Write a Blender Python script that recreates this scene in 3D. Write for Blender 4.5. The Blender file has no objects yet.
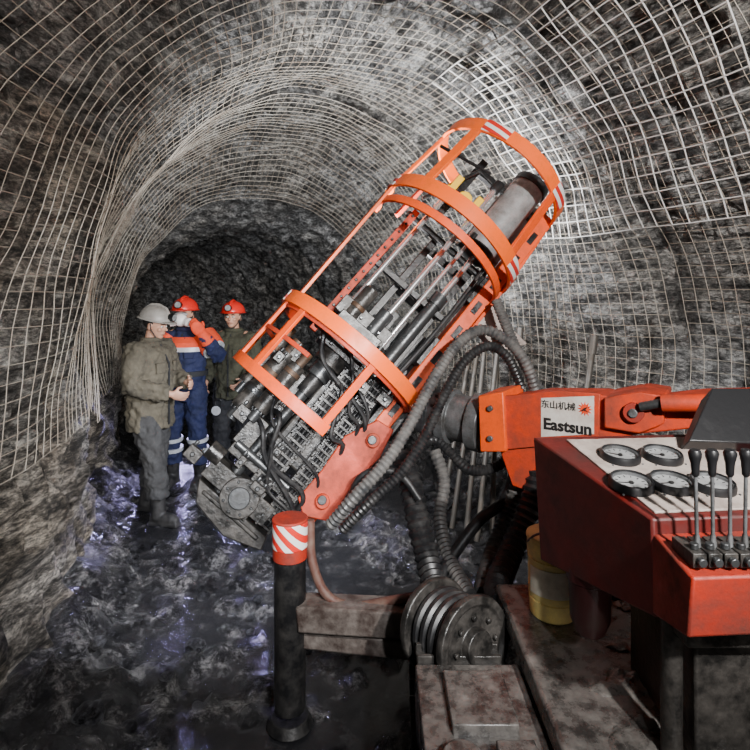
import bpy, bmesh, math, random
from mathutils import Vector, Matrix, noise
V = Vector
rad = math.radians
random.seed(11)
S = bpy.context.scene
C = S.collection
F, H, HY = 560.0, 1.85, 290.0
CAM = V((0, 0, H))
def ray(px, py): return V(((px-375)/F, 1, -(py-HY)/F))
def P(px, py, Y): return CAM + ray(px, py)*Y
def sm(a, b, x):
    t = max(0, min(1, (x-a)/(b-a))); return t*t*(3-2*t)

# ------------------------------------------------------------------ materials
def new_mat(name):
    m = bpy.data.materials.new(name); m.use_nodes = True
    nt = m.node_tree; b = nt.nodes['Principled BSDF']
    return m, nt, b
def N(nt, t, **k):
    n = nt.nodes.new(t)
    for a, v in k.items(): setattr(n, a, v)
    return n
def ramp(nt, fac, stops):
    r = N(nt, 'ShaderNodeValToRGB')
    el = r.color_ramp.elements
    while len(el) < len(stops): el.new(0.5)
    for e, (p, c) in zip(el, stops):
        e.position = p; e.color = (c[0], c[1], c[2], 1) if hasattr(c, '__len__') else (c, c, c, 1)
    nt.links.new(fac, r.inputs[0]); return r.outputs[0]
def noise_tex(nt, vec, scale, detail=5, rough=0.6, dist=0.0):
    n = N(nt, 'ShaderNodeTexNoise'); n.inputs['Scale'].default_value = scale
    n.inputs['Detail'].default_value = detail; n.inputs['Roughness'].default_value = rough
    n.inputs['Distortion'].default_value = dist
    nt.links.new(vec, n.inputs['Vector']); return n.outputs['Fac']
def mixc(nt, f, a, b, mode='MIX'):
    m = N(nt, 'ShaderNodeMix', data_type='RGBA', blend_type=mode)
    for i, v in ((0, f), (6, a), (7, b)):
        if isinstance(v, (int, float)): m.inputs[i].default_value = v
        elif isinstance(v, tuple): m.inputs[i].default_value = (*v, 1)
        else: nt.links.new(v, m.inputs[i])
    return m.outputs[2]
def bump(nt, b, h, strength, dist):
    n = N(nt, 'ShaderNodeBump')
    if isinstance(strength, float): n.inputs['Strength'].default_value = strength
    else: nt.links.new(strength, n.inputs['Strength'])
    n.inputs['Distance'].default_value = dist
    nt.links.new(h, n.inputs['Height']); nt.links.new(n.outputs[0], b.inputs['Normal'])
def mat(name, col, rough=0.5, metal=0.0, dirt=0.35, dcol=(0.09, 0.075, 0.06), scale=9, bmp=0.15, bscale=60, emit=0):
    m, nt, b = new_mat(name)
    tc = N(nt, 'ShaderNodeTexCoord').outputs['Object']
    f = noise_tex(nt, tc, scale, 6, 0.7)
    f2 = noise_tex(nt, tc, bscale, 4, 0.6)
    mask = ramp(nt, f, [(0.62-dirt*0.5, 0), (0.85-dirt*0.3, min(1, dirt*1.6))])
    c = mixc(nt, mask, tuple(col), tuple(dcol))
    nt.links.new(c, b.inputs['Base Color'])
    r = ramp(nt, mask, [(0, rough), (1, min(1, rough+0.35))])
    nt.links.new(r, b.inputs['Roughness'])
    b.inputs['Metallic'].default_value = metal
    if bmp: bump(nt, b, f2, float(bmp), 0.004)
    if emit:
        b.inputs['Emission Color'].default_value = (*col, 1); b.inputs['Emission Strength'].default_value = emit
    return m

def rock_mat(name, dark, mid, light, tan, tanamt, rough=0.8):
    m, nt, b = new_mat(name)
    g = N(nt, 'ShaderNodeNewGeometry').outputs['Position']
    big = noise_tex(nt, g, 0.9, 4, 0.6, 0.3)
    mp = N(nt, 'ShaderNodeMapping'); mp.inputs['Rotation'].default_value = (0.5, 0.3, 0.4); mp.inputs['Scale'].default_value = (1.0, 0.5, 1.8)
    nt.links.new(g, mp.inputs[0])
    med = noise_tex(nt, mp.outputs[0], 6.5, 14, 0.85, 0.05)
    fine = noise_tex(nt, mp.outputs[0], 34, 10, 0.85)
    patch = noise_tex(nt, g, 2.6, 6, 0.65, 0.2)
    rd = N(nt, 'ShaderNodeTexNoise', noise_type='RIDGED_MULTIFRACTAL'); rd.inputs['Scale'].default_value = 3.4; rd.inputs['Detail'].default_value = 10; rd.inputs['Roughness'].default_value = 0.62
    nt.links.new(mp.outputs[0], rd.inputs['Vector'])
    c = ramp(nt, med, [(0.42, dark), (0.495, mid), (0.57, light)])
    c = mixc(nt, 0.4, c, ramp(nt, patch, [(0.42, 0.2), (0.54, 1.25)]), 'MULTIPLY')
    tm = ramp(nt, big, [(0.40, 0), (0.60, tanamt)])
    c = mixc(nt, tm, c, mixc(nt, 0.85, c, tan, 'MULTIPLY'))
    c = mixc(nt, 0.85, c, ramp(nt, fine, [(0.43, 0.15), (0.56, 1.45)]), 'MULTIPLY')
    nt.links.new(c, b.inputs['Base Color'])
    nt.links.new(ramp(nt, patch, [(0.35, rough-0.4), (0.6, rough)]), b.inputs['Roughness'])
    h = N(nt, 'ShaderNodeMath', operation='MULTIPLY_ADD')
    nt.links.new(fine, h.inputs[0]); h.inputs[1].default_value = 0.40
    nt.links.new(med, h.inputs[2])
    h3 = N(nt, 'ShaderNodeMath', operation='MULTIPLY_ADD')
    nt.links.new(rd.outputs['Fac'], h3.inputs[0]); h3.inputs[1].default_value = -0.28; nt.links.new(h.outputs[0], h3.inputs[2])
    bump(nt, b, h3.outputs[0], 1.0, 0.15)
    return m
M = {}
M['rock'] = rock_mat('tunnel_rock', (0.035, 0.035, 0.037), (0.26, 0.26, 0.26), (0.78, 0.78, 0.78), (0.88, 0.76, 0.60), 0.5, 0.7)
M['rockL'] = rock_mat('left_rock', (0.035, 0.032, 0.028), (0.27, 0.25, 0.225), (0.80, 0.76, 0.70), (0.82, 0.67, 0.50), 0.75, 0.75)
M['stone'] = rock_mat('loose_stone', (0.02, 0.02, 0.025), (0.07, 0.07, 0.08), (0.22, 0.22, 0.24), (0.5, 0.45, 0.4), 0.3, 0.5)
def floor_mat():
    m, nt, b = new_mat('wet_muddy_ground')
    g = N(nt, 'ShaderNodeNewGeometry').outputs['Position']
    med = noise_tex(nt, g, 7, 12, 0.8, 0.2); fine = noise_tex(nt, g, 36, 8, 0.75); big = noise_tex(nt, g, 2.4, 5, 0.6, 0.4)
    vo = N(nt, 'ShaderNodeTexVoronoi'); vo.inputs['Scale'].default_value = 16; nt.links.new(g, vo.inputs['Vector'])
    sp = N(nt, 'ShaderNodeSeparateXYZ'); nt.links.new(g, sp.inputs[0])
    zz = N(nt, 'ShaderNodeMapRange'); nt.links.new(sp.outputs[2], zz.inputs[0])
    zz.inputs[1].default_value = -0.024; zz.inputs[2].default_value = -0.010
    dry = zz.outputs[0]
    c = ramp(nt, med, [(0.40, (0.007, 0.007, 0.009)), (0.51, (0.035, 0.034, 0.037)), (0.62, (0.24, 0.23, 0.225))])
    c = mixc(nt, 0.7, c, ramp(nt, fine, [(0.38, 0.2), (0.62, 1.5)]), 'MULTIPLY')
    c = mixc(nt, dry, (0.015, 0.015, 0.017), c)
    nt.links.new(c, b.inputs['Base Color'])
    r = mixc(nt, dry, (0.04, 0.04, 0.04), ramp(nt, big, [(0.42, 0.10), (0.64, 0.34)]))
    nt.links.new(r, b.inputs['Roughness'])
    b.inputs['Specular IOR Level'].default_value = 0.8
    st = N(nt, 'ShaderNodeMapRange'); nt.links.new(dry, st.inputs[0]); st.inputs[3].default_value = 0.10; st.inputs[4].default_value = 0.9
    h = N(nt, 'ShaderNodeMath', operation='MULTIPLY_ADD')
    nt.links.new(fine, h.inputs[0]); h.inputs[1].default_value = 0.3; nt.links.new(med, h.inputs[2])
    h2 = N(nt, 'ShaderNodeMath', operation='MULTIPLY_ADD')
    nt.links.new(vo.outputs['Distance'], h2.inputs[0]); h2.inputs[1].default_value = -0.4; nt.links.new(h.outputs[0], h2.inputs[2])
    bump(nt, b, h2.outputs[0], st.outputs[0], 0.07)
    return m
M['floor'] = floor_mat()
def stripe_mat():
    m, nt, b = new_mat('red_white_stripes')
    tc = N(nt, 'ShaderNodeTexCoord').outputs['Object']
    sp = N(nt, 'ShaderNodeSeparateXYZ'); nt.links.new(tc, sp.inputs[0])
    a = N(nt, 'ShaderNodeMath', operation='ADD'); nt.links.new(sp.outputs[0], a.inputs[0]); nt.links.new(sp.outputs[2], a.inputs[1])
    k = N(nt, 'ShaderNodeMath', operation='MULTIPLY'); nt.links.new(a.outputs[0], k.inputs[0]); k.inputs[1].default_value = 15
    fr = N(nt, 'ShaderNodeMath', operation='FRACT'); nt.links.new(k.outputs[0], fr.inputs[0])
    gt = N(nt, 'ShaderNodeMath', operation='GREATER_THAN'); nt.links.new(fr.outputs[0], gt.inputs[0]); gt.inputs[1].default_value = 0.5
    nt.links.new(mixc(nt, gt.outputs[0], (0.62, 0.02, 0.012), (0.78, 0.77, 0.74)), b.inputs['Base Color'])
    b.inputs['Roughness'].default_value = 0.45
    return m
M['stripe'] = stripe_mat()
M['orange'] = mat('orange_paint', (0.86, 0.085, 0.002), 0.45, 0, 0.34, (0.20, 0.055, 0.02), 12)
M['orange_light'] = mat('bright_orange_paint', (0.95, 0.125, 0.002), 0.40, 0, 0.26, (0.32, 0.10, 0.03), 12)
M['orange_dirty'] = mat('grimy_orange_paint', (0.60, 0.040, 0.003), 0.50, 0, 0.52, (0.09, 0.035, 0.022), 9, 0.3)
M['redcon'] = mat('dark_red_paint', (0.11, 0.006, 0.004), 0.42, 0, 0.55, (0.035, 0.012, 0.010), 7)
M['redfront'] = mat('red_orange_paint', (0.40, 0.022, 0.007), 0.48, 0, 0.58, (0.10, 0.024, 0.016), 9, .3)
M['black'] = mat('black_greasy_steel', (0.012, 0.012, 0.013), 0.28, 0.3, 0.42, (0.06, 0.056, 0.052), 16, 0.5)
M['mudblack'] = mat('mud_spattered_black', (0.011, 0.0105, 0.010), 0.28, 0.1, 0.48, (0.085, 0.076, 0.068), 16, 0.8, 40)
M['blackp'] = mat('black_plastic', (0.009, 0.009, 0.010), 0.4, 0, 0.15, (0.04, 0.04, 0.04), 14)
M['rubber'] = mat('hose_rubber', (0.011, 0.011, 0.012), 0.38, 0, 0.35, (0.07, 0.066, 0.062), 16)
M['hosegrey'] = mat('spiral_guard_plastic', (0.030, 0.032, 0.035), 0.33, 0, 0.6, (0.15, 0.14, 0.13), 14)
M['hosebrown'] = mat('brown_rubber', (0.09, 0.03, 0.022), 0.5, 0, 0.5, (0.18, 0.13, 0.10), 16)
M['steel'] = mat('dirty_grey_steel', (0.24, 0.25, 0.26), 0.36, 0.6, 0.6, (0.05, 0.047, 0.043), 12)
M['dsteel'] = mat('dark_oily_steel', (0.11, 0.115, 0.12), 0.26, 0.7, 0.5, (0.025, 0.023, 0.021), 14, 0.3)
M['chrome'] = mat('chrome', (0.88, 0.89, 0.9), 0.22, 0.85, 0.1, (0.4, 0.4, 0.4), 12, 0.03)
M['canister'] = mat('dusty_silver', (0.42, 0.43, 0.43), 0.35, 0.4, 0.55, (0.14, 0.13, 0.12), 12)
M['brass'] = mat('copper_brass', (0.14, 0.075, 0.04), 0.4, 0.5, 0.6, (0.035, 0.03, 0.027), 18)
M['yellow'] = mat('yellow_paint', (0.95, 0.58, 0.02), 0.4, 0, 0.15, (0.2, 0.14, 0.05), 14)
M['cream'] = mat('cream_paint', (0.50, 0.43, 0.38), 0.45, 0, 0.55, (0.20, 0.15, 0.13), 10)
M['decal'] = mat('decal_off_white', (0.62, 0.58, 0.53), 0.5, 0, 0.4, (0.34, 0.24, 0.19), 14)
M['deck'] = mat('mud_caked_steel', (0.03, 0.027, 0.025), 0.20, 0.0, 0.46, (0.24, 0.22, 0.20), 15, 1.0, 28)
M['wire'] = mat('rusty_wire', (0.46, 0.42, 0.36), 0.5, 0.2, 0.5, (0.20, 0.13, 0.08), 2.5, 0)
M['wireb'] = mat('bright_wire', (0.72, 0.71, 0.69), 0.4, 0.2, 0.35, (0.3, 0.25, 0.2), 3, 0)
M['rod'] = mat('rusty_pipe_steel', (0.12, 0.115, 0.11), 0.4, 0.5, 0.6, (0.10, 0.08, 0.06), 6)
M['drum'] = mat('pale_yellow_plastic', (0.76, 0.60, 0.20), 0.4, 0, 0.45, (0.36, 0.28, 0.16), 14)
M['drumw'] = mat('drum_label_white', (0.70, 0.66, 0.54), 0.5, 0, 0.4, (0.3, 0.27, 0.2), 12)
M['dial'] = mat('gauge_dial_silver', (0.36, 0.365, 0.365), 0.35, 0.1, 0.5, (0.15, 0.15, 0.15), 24)
M['mark'] = mat('black_print', (0.012, 0.011, 0.011), 0.5, 0, 0, bmp=0)
M['sun'] = mat('sun_red_orange', (0.75, 0.06, 0.01), 0.5, 0, 0, bmp=0)
M['skin'] = mat('skin', (0.50, 0.27, 0.18), 0.55, 0, 0.2, (0.25, 0.14, 0.09), 14, 0.1)
M['hair'] = mat('black_hair', (0.012, 0.010, 0.009), 0.6, 0, 0)
M['eyew'] = mat('eye_white', (0.7, 0.68, 0.65), 0.3, 0, 0, bmp=0)
M['lips'] = mat('lips', (0.33, 0.12, 0.09), 0.5, 0, 0, bmp=0)
M['khaki'] = mat('dusty_khaki_cloth', (0.105, 0.09, 0.062), 0.85, 0, 0.5, (0.045, 0.04, 0.03), 8, 0.8, 50)
M['olive'] = mat('olive_green_cloth', (0.06, 0.06, 0.036), 0.85, 0, 0.5, (0.03, 0.03, 0.022), 8, 0.8, 50)
M['greytr'] = mat('grey_trousers_cloth', (0.05, 0.05, 0.05), 0.85, 0, 0.5, (0.025, 0.023, 0.022), 8, 0.8, 50)
M['blacktr'] = mat('dark_trousers_cloth', (0.018, 0.019, 0.022), 0.85, 0, 0.3, (0.035, 0.032, 0.03), 6, 0.6, 90)
M['navy'] = mat('navy_blue_cloth', (0.011, 0.017, 0.068), 0.8, 0, 0.45, (0.015, 0.02, 0.035), 8, 0.8, 50)
M['orcloth'] = mat('orange_red_cloth', (0.80, 0.075, 0.02), 0.75, 0, 0.35, (0.3, 0.05, 0.03), 9, 0.6, 50)
M['reflect'] = mat('reflective_tape', (0.55, 0.57, 0.59), 0.35, 0.1, 0.35, (.25, .25, .25))
M['boot'] = mat('muddy_rubber_boot', (0.015, 0.015, 0.016), 0.4, 0, 0.5, (0.08, 0.075, 0.07), 12)
M['hred'] = mat('red_helmet_plastic', (0.68, 0.018, 0.010), 0.28, 0, 0.12)
M['hwhite'] = mat('grey_white_helmet_plastic', (0.38, 0.36, 0.33), 0.35, 0, 0.45, (0.18, 0.16, 0.14))
M['maskw'] = mat('white_respirator_plastic', (0.85, 0.85, 0.83), 0.4, 0, 0.1)
M['lamp'] = mat('added_lamp_glow', (0.9, 0.95, 1.0), 0.2, 0, 0, bmp=0, emit=6)  # glow for the lens of the added lamp behind the mast

# ------------------------------------------------------------------ mesh builder
WM = {}
def frame_axes(d):
    d = d.normalized(); a = V((0, 0, 1)) if abs(d.z) < 0.9 else V((1, 0, 0))
    x = a.cross(d).normalized(); return x, d.cross(x).normalized()
class MB:
    def __init__(s, xf=None): s.bm = bmesh.new(); s.mi = 0; s.xf = xf
    def fc(s, vs):
        try:
            f = s.bm.faces.new(vs); f.material_index = s.mi; return f
        except ValueError: return None
    def vt(s, p): return s.bm.verts.new(p)
    def box(s, c, size, rot=None):
        c = V(c); h = V(size)/2; vs = []
        for i in (-1, 1):
            for j in (-1, 1):
                for k in (-1, 1):
                    q = V((i*h.x, j*h.y, k*h.z))
                    if rot is not None: q = rot@q
                    vs.append(s.vt(c+q))
        for a in ((0, 1, 3, 2), (4, 6, 7, 5), (0, 4, 5, 1), (2, 3, 7, 6), (0, 2, 6, 4), (1, 5, 7, 3)): s.fc([vs[i] for i in a])
    def bar(s, p0, p1, w, t, up=(0, 0, 1)):
        p0, p1 = V(p0), V(p1); z = (p1-p0).normalized(); x = V(up).cross(z)
        if x.length < 1e-4: x = V((1, 0, 0)).cross(z)
        x.normalize(); y = z.cross(x)
        s.box((p0+p1)/2, (w, t, (p1-p0).length), Matrix((x, y, z)).transposed())
    def rings(s, rs, closed=False, cap=True):
        vr = [[s.vt(p) for p in r] for r in rs]; n = len(vr[0])
        m = len(vr)
        for i in range(m if closed else m-1):
            a, b = vr[i], vr[(i+1) % m]
            for j in range(n): s.fc([a[j], a[(j+1) % n], b[(j+1) % n], b[j]])
        if cap and not closed: s.fc(vr[0][::-1]); s.fc(vr[-1])
    def tube(s, path, r, seg=10, closed=False, cap=True):
        path = [V(p) for p in path]; n = len(path)
        if not hasattr(r, '__len__'): r = [r]*n
        rs = []; x = None
        for i, p in enumerate(path):
            if closed: d = path[(i+1) % n]-path[i-1]
            else: d = path[min(i+1, n-1)]-path[max(i-1, 0)]
            d.normalize()
            if x is None: x, y = frame_axes(d)
            else:
                x = (x-d*x.dot(d)).normalized(); y = d.cross(x)
            rs.append([p+(x*math.cos(2*math.pi*k/seg)+y*math.sin(2*math.pi*k/seg))*r[i] for k in range(seg)])
        s.rings(rs, closed, cap)
    def lathe(s, c, ax, prof, seg=36, cap=True, closed=False):
        ax = V(ax).normalized(); x, y = frame_axes(ax)
        s.rings([[c+ax*t+(x*math.cos(2*math.pi*k/seg)+y*math.sin(2*math.pi*k/seg))*r for k in range(seg)] for t, r in prof], closed, cap)
    def cyl(s, a, b, r, r2=None, seg=20): s.tube([a, b], [r, r if r2 is None else r2], seg)
    def loft(s, secs, seg=20, rot=None):
        rs = []
        for c, rx, ry in secs:
            c = V(c); row = []
            for k in range(seg):
                a = 2*math.pi*k/seg; q = V((rx*math.cos(a), ry*math.sin(a), 0))
                if rot is not None: q = rot@q
                row.append(c+q)
            rs.append(row)
        s.rings(rs)
    def ell(s, c, r, rot=None, nu=16, nv=10, zmin=-1.0):
        c = V(c); rs = []
        t0 = math.asin(zmin)
        for i in range(nv+1):
            t = t0+(math.pi/2-t0)*i/nv; row = []
            cr = max(math.cos(t), 0.02)
            for k in range(nu):
                a = 2*math.pi*k/nu
                q = V((r[0]*cr*math.cos(a), r[1]*cr*math.sin(a), r[2]*math.sin(t)))
                if rot is not None: q = rot@q
                row.append(c+q)
            rs.append(row)
        s.rings(rs)
    def arc(s, c, R, a0, a1, w, t, seg=48):
        rs = []
        for i in range(seg+1):
            a = rad(a0+(a1-a0)*i/seg); d = V((math.cos(a), math.sin(a), 0)); c_ = V(c)
            rs.append([c_+d*(R+sx*t/2)+V((0, 0, sz*w/2)) for sx, sz in ((-1, -1), (1, -1), (1, 1), (-1, 1))])
        s.rings(rs)
    def prism(s, pts, off):
        off = V(off); a = [s.vt(V(p)) for p in pts]; b = [s.vt(V(p)+off) for p in pts]; n = len(a)
        s.fc(a); s.fc(b[::-1])
        for i in range(n): s.fc([a[i], b[i], b[(i+1) % n], a[(i+1) % n]])
    def build(s, name, mats, parent=None, smooth=True, bevel=0, seg=2):
        if not isinstance(mats, (list, tuple)): mats = [mats]
        bm = s.bm
        if s.xf is not None: bmesh.ops.transform(bm, matrix=s.xf, verts=bm.verts)
        if parent is not None: bmesh.ops.transform(bm, matrix=WM[parent.name].inverted(), verts=bm.verts)
        bmesh.ops.recalc_face_normals(bm, faces=bm.faces)
        me = bpy.data.meshes.new(name); bm.to_mesh(me); bm.free()
        for m in mats: me.materials.append(m)
        if smooth:
            me.polygons.foreach_set('use_smooth', [True]*len(me.polygons))
            me.set_sharp_from_angle(angle=rad(38))
        o = bpy.data.objects.new(name, me); C.objects.link(o)
        if parent is not None: o.parent = parent; WM[o.name] = WM[parent.name]
        else: WM[o.name] = Matrix.Identity(4)
        if bevel:
            b = o.modifiers.new('bevel', 'BEVEL'); b.width = bevel; b.segments = seg; b.limit_method = 'ANGLE'; b.angle_limit = rad(40)
        return o
def thing(name, label, cat, loc=(0, 0, 0), rz=0, group=None):
    o = bpy.data.objects.new(name, None); C.objects.link(o); o.location = loc; o.rotation_euler = (0, 0, rz)
    o.empty_display_size = 0.1
    WM[o.name] = Matrix.Translation(loc)@Matrix.Rotation(rz, 4, 'Z')
    tag(o, label, cat, group); return o
def tag(o, label, cat, group=None):
    o['label'] = label; o['category'] = cat
    if group: o['group'] = group
def spline(pts, n=14):
    pts = [V(p) for p in pts]; out = []
    q = [pts[0]*2-pts[1]]+pts+[pts[-1]*2-pts[-2]]
    for i in range(1, len(q)-2):
        for k in range(n):
            t = k/n; a, b, c, d = q[i-1:i+3]
            out.append(0.5*((2*b)+(c-a)*t+(2*a-5*b+4*c-d)*t*t+(3*b-a-3*c+d)*t**3))
    out.append(pts[-1]); return out
def resample(path, step):
    out = [path[0]]; acc = 0
    for a, b in zip(path, path[1:]):
        L = (b-a).length; t = step-acc
        while t <= L: out.append(a.lerp(b, t/L)); t += step
        acc = (acc+L) % step
    return out
class Frame:
    def __init__(s, o, x, z):
        z = V(z).normalized(); y = z.cross(V(x)).normalized(); x = y.cross(z)
        s.M = Matrix.Translation(o)@Matrix((x, y, z)).transposed().to_4x4(); s.I = s.M.inverted()
    def pix(s, px, py, yl=0):
        o = s.I@CAM; d = s.I.to_3x3()@ray(px, py); return o+d*((yl-o.y)/d.y)
def text(body, size, mtx, m, name, parent, bold=0.0, ext=0.0008):
    cu = bpy.data.curves.new(name, 'FONT'); cu.body = body; cu.size = size; cu.extrude = ext; cu.offset = bold
    cu.align_x = 'CENTER'; cu.align_y = 'CENTER'
    t = bpy.data.objects.new(name, cu); C.objects.link(t)
    bpy.context.view_layer.update()
    me = bpy.data.meshes.new_from_object(t.evaluated_get(bpy.context.evaluated_depsgraph_get()))
    bpy.data.objects.remove(t)
    me.transform(WM[parent.name].inverted()@mtx); me.materials.clear(); me.materials.append(m)
    o = bpy.data.objects.new(name, me); C.objects.link(o); o.parent = parent; WM[o.name] = WM[parent.name]
    return o

# ------------------------------------------------------------------ tunnel
DS = 0.05; S0, S1 = -3.0, 17.0
p = V((1.375, 0, 0)); base = math.atan2(0.925, -0.38)
def ang(s): return base+rad(7)*max(0, s-9)
pos = p.copy(); s = 0
fw = []
while s <= S1+0.2:
    fw.append((pos.copy(), ang(s))); pos = pos+V((math.cos(ang(s)), math.sin(ang(s)), 0))*DS; s += DS
def centre(s):
    if s < 0:
        return p+V((math.cos(base), math.sin(base), 0))*s, base
    i = min(int(s/DS), len(fw)-2); f = s/DS-i
    return fw[i][0].lerp(fw[i+1][0], f), ang(s)
WALLH = 1.25
def dims(s):
    k = sm(5.6, 8.0, s); return 1.72-0.20*k, 3.42-0.72*k
def low(q):
    return noise.noise(q*0.8)*0.11+noise.noise(q*1.9+V((5, 1, 2)))*0.05
def tun(s, u, off=0):
    c, a = centre(s); n = V((math.sin(a), -math.cos(a), 0))
    hw, h = dims(s)
    if u < 0.16: q = V((-hw, u/0.16*WALLH)); nn = V((1, 0))
    elif u > 0.84: q = V((hw, (1-u)/0.16*WALLH)); nn = V((-1, 0))
    else:
        f = math.pi*(1-(u-0.16)/0.68); q = V((hw*math.cos(f), WALLH+(h-WALLH)*math.sin(f)))
        nn = V((-math.cos(f)/hw, -math.sin(f)/(h-WALLH))).normalized()
    if q.x < 0: q.x -= 0.75*max(0, min(1, (3.7-s)/2.4))*min(1, -q.x/1.2)
    q = q+nn*off
    return c+n*q.x+V((0, 0, q.y))
def rockoff(s, u):
    q = tun(s, u)
    v = noise.voronoi(q*2.6+V((3, 3, 3)))[0]; a = (v[1]-v[0])*-0.14+0.03
    v = noise.voronoi(q*6.5)[0]; a += (v[0])*-0.09
    a += noise.fractal(q*4, 0.8, 2.0, 4)*0.04
    a += 0.10*sm(0.17, 0.08, u)*(0.4+noise.noise(q*2.2)*1.2)
    return low(q)+min(a-0.02, 0.035 if u > 0.15 else 0.2)
def floorz(x, y, fine=True):
    q = V((x, y, 0)); d = V((x-1.375, y, 0)); a = d.x*0.925+d.y*0.38
    z = noise.noise(q*1.3)*0.07+noise.noise(q*3.3)*0.05+0.006
    z += 0.40*sm(1.1, 1.75, a)*(0.6+0.6*noise.noise(q*2)) * sm(2.8, 3.8, y)
    z += 0.16*sm(-1.25, -1.7, a)
    if fine:
        v = noise.voronoi(q*6)[0]; z += (0.35-v[0])*0.10+noise.noise(q*16)*0.018
        v = noise.voronoi(q*13+V((2, 2, 0)))[0]; z += (0.3-v[0])*0.05
    return max(z, -0.022)
def surf(name, u0, u1, m, nu):
    bm = bmesh.new(); ns = int((S1-S0)/0.045); rows = []
    for i in range(ns+1):
        s = S0+(S1-S0)*i/ns; step = []
        for j in range(nu+1):
            u = u0+(u1-u0)*j/nu; step.append(bm.verts.new(tun(s, u, rockoff(s, u))-V((0, 0, 0.1 if u in (0, 1) else 0))))
        rows.append(step)
    for a, b in zip(rows, rows[1:]):
        for j in range(nu): f = bm.faces.new((a[j], a[j+1], b[j+1], b[j])); f.smooth = True
    me = bpy.data.meshes.new(name); bm.to_mesh(me); bm.free(); me.materials.append(m)
    o = bpy.data.objects.new(name, me); C.objects.link(o); o['kind'] = 'structure'; return o
surf('wall_left', 0, 0.30, M['rockL'], 56)
surf('ceiling', 0.30, 0.72, M['rock'], 80)
surf('wall_right', 0.72, 1.0, M['rock'], 52)
bm = bmesh.new(); rows = []
ns = 480; na = 128
for i in range(ns+1):
    s = S0+(S1-S0)*i/ns; c, a = centre(s); n = V((math.sin(a), -math.cos(a), 0)); row = []
    for j in range(na+1):
        q = c+n*(-2.75+4.8*j/na); row.append(bm.verts.new((q.x, q.y, floorz(q.x, q.y))))
    rows.append(row)
for a, b in zip(rows, rows[1:]):
    for j in range(na): f = bm.faces.new((a[j], b[j], b[j+1], a[j+1])); f.smooth = True
bmesh.ops.recalc_face_normals(bm, faces=bm.faces)
me = bpy.data.meshes.new('floor'); bm.to_mesh(me); bm.free(); me.materials.append(M['floor'])
o = bpy.data.objects.new('floor', me); C.objects.link(o); o['kind'] = 'structure'
for nm, ss in (('wall_back', S0+0.05), ('wall_end', S1-0.1)):
    c, a = centre(ss); d = V((math.cos(a), math.sin(a), 0)); n = V((math.sin(a), -math.cos(a), 0)); mb = MB(); g = []
    for i in range(25):
        g.append([mb.vt(c+n*(-2.7+5.0*i/24)+V((0, 0, -0.1+3.7*j/20))+d*noise.noise(V((i*0.4, j*0.4, ss)))*0.15) for j in range(21)])
    for i in range(24):
        for j in range(20): mb.fc([g[i][j], g[i+1][j], g[i+1][j+1], g[i][j+1]])
    mb.build(nm, M['rock'])['kind'] = 'structure'

# steel mesh sheets: welded crossing wires, each a thin square-section tube
def sheet(s0, s1, u0, u1, cs, cu, off, r, m, label, sag=0.012, skew=0.0):
    ns = int((s1-s0)/cs); nu = int((u1-u0)*8.3/cu); rows = []
    for i in range(ns+1):
        row = []
        for j in range(nu+1):
            s = s0+cs*i; u = u0+(u1-u0)*j/nu; s += skew*(u-0.5)
            q = tun(s, u); jit = low(q)+abs(noise.noise(q*1.7+V((9, 0, 0))))*sag*2+noise.noise(q*4.5)*0.008
            jx = noise.noise(q*1.3+V((0, 7, 0)))*0.03+noise.noise(q*9)*.006; ju = noise.noise(q*1.5+V((0, 0, 7)))*0.0025
            row.append(tun(s+jx, u+ju, off+jit))
        rows.append(row)
    vs = []; fs = []
    def wire(path):
        n = len(path); x = None; b0 = len(vs)
        for i, q in enumerate(path):
            d = (path[min(i+1, n-1)]-path[max(i-1, 0)]).normalized()
            if x is None: x, y = frame_axes(d)
            else: x = (x-d*x.dot(d)).normalized(); y = d.cross(x)
            vs.extend([q+x*r, q+y*r, q-x*r, q-y*r])
            if i:
                a = b0+4*(i-1)
                for k in range(4): fs.append((a+k, a+(k+1) % 4, a+4+(k+1) % 4, a+4+k))
    for row in rows: wire(row)
    for j in range(nu+1): wire([row[j] for row in rows])
    me = bpy.data.meshes.new('wire_mesh_sheet'); me.from_pydata([tuple(v) for v in vs], [], fs); me.materials.append(m)
    me.polygons.foreach_set('use_smooth', [True]*len(me.polygons)); me.update()
    o = bpy.data.objects.new('wire_mesh_sheet', me); C.objects.link(o)
    tag(o, label, 'wire mesh'); return o
sheet(-0.6, 2.95, 0.155, 0.93, 0.085, 0.060, 0.058, 0.0021, M['wire'], 'rusty steel mesh sheet lining the arch closest to the camera', .006)
sheet(2.99, 4.62, 0.14, 0.90, 0.085, 0.062, 0.062, 0.0024, M['wire'], 'steel mesh sheet lining the lit arch above the orange guard cage', 0.007)
sheet(4.78, 7.1, 0.12, 0.90, 0.090, 0.070, 0.060, 0.0028, M['wire'], 'farthest steel mesh sheet on the arch above the three workers', 0.007)
sheet(1.9, 3.7, 0.565, 0.735, 0.10, 0.09, 0.115, 0.0046, M['wireb'], 'bright coarse steel mesh panel hanging loose at the upper right ceiling', 0.02, 1.0)

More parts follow.
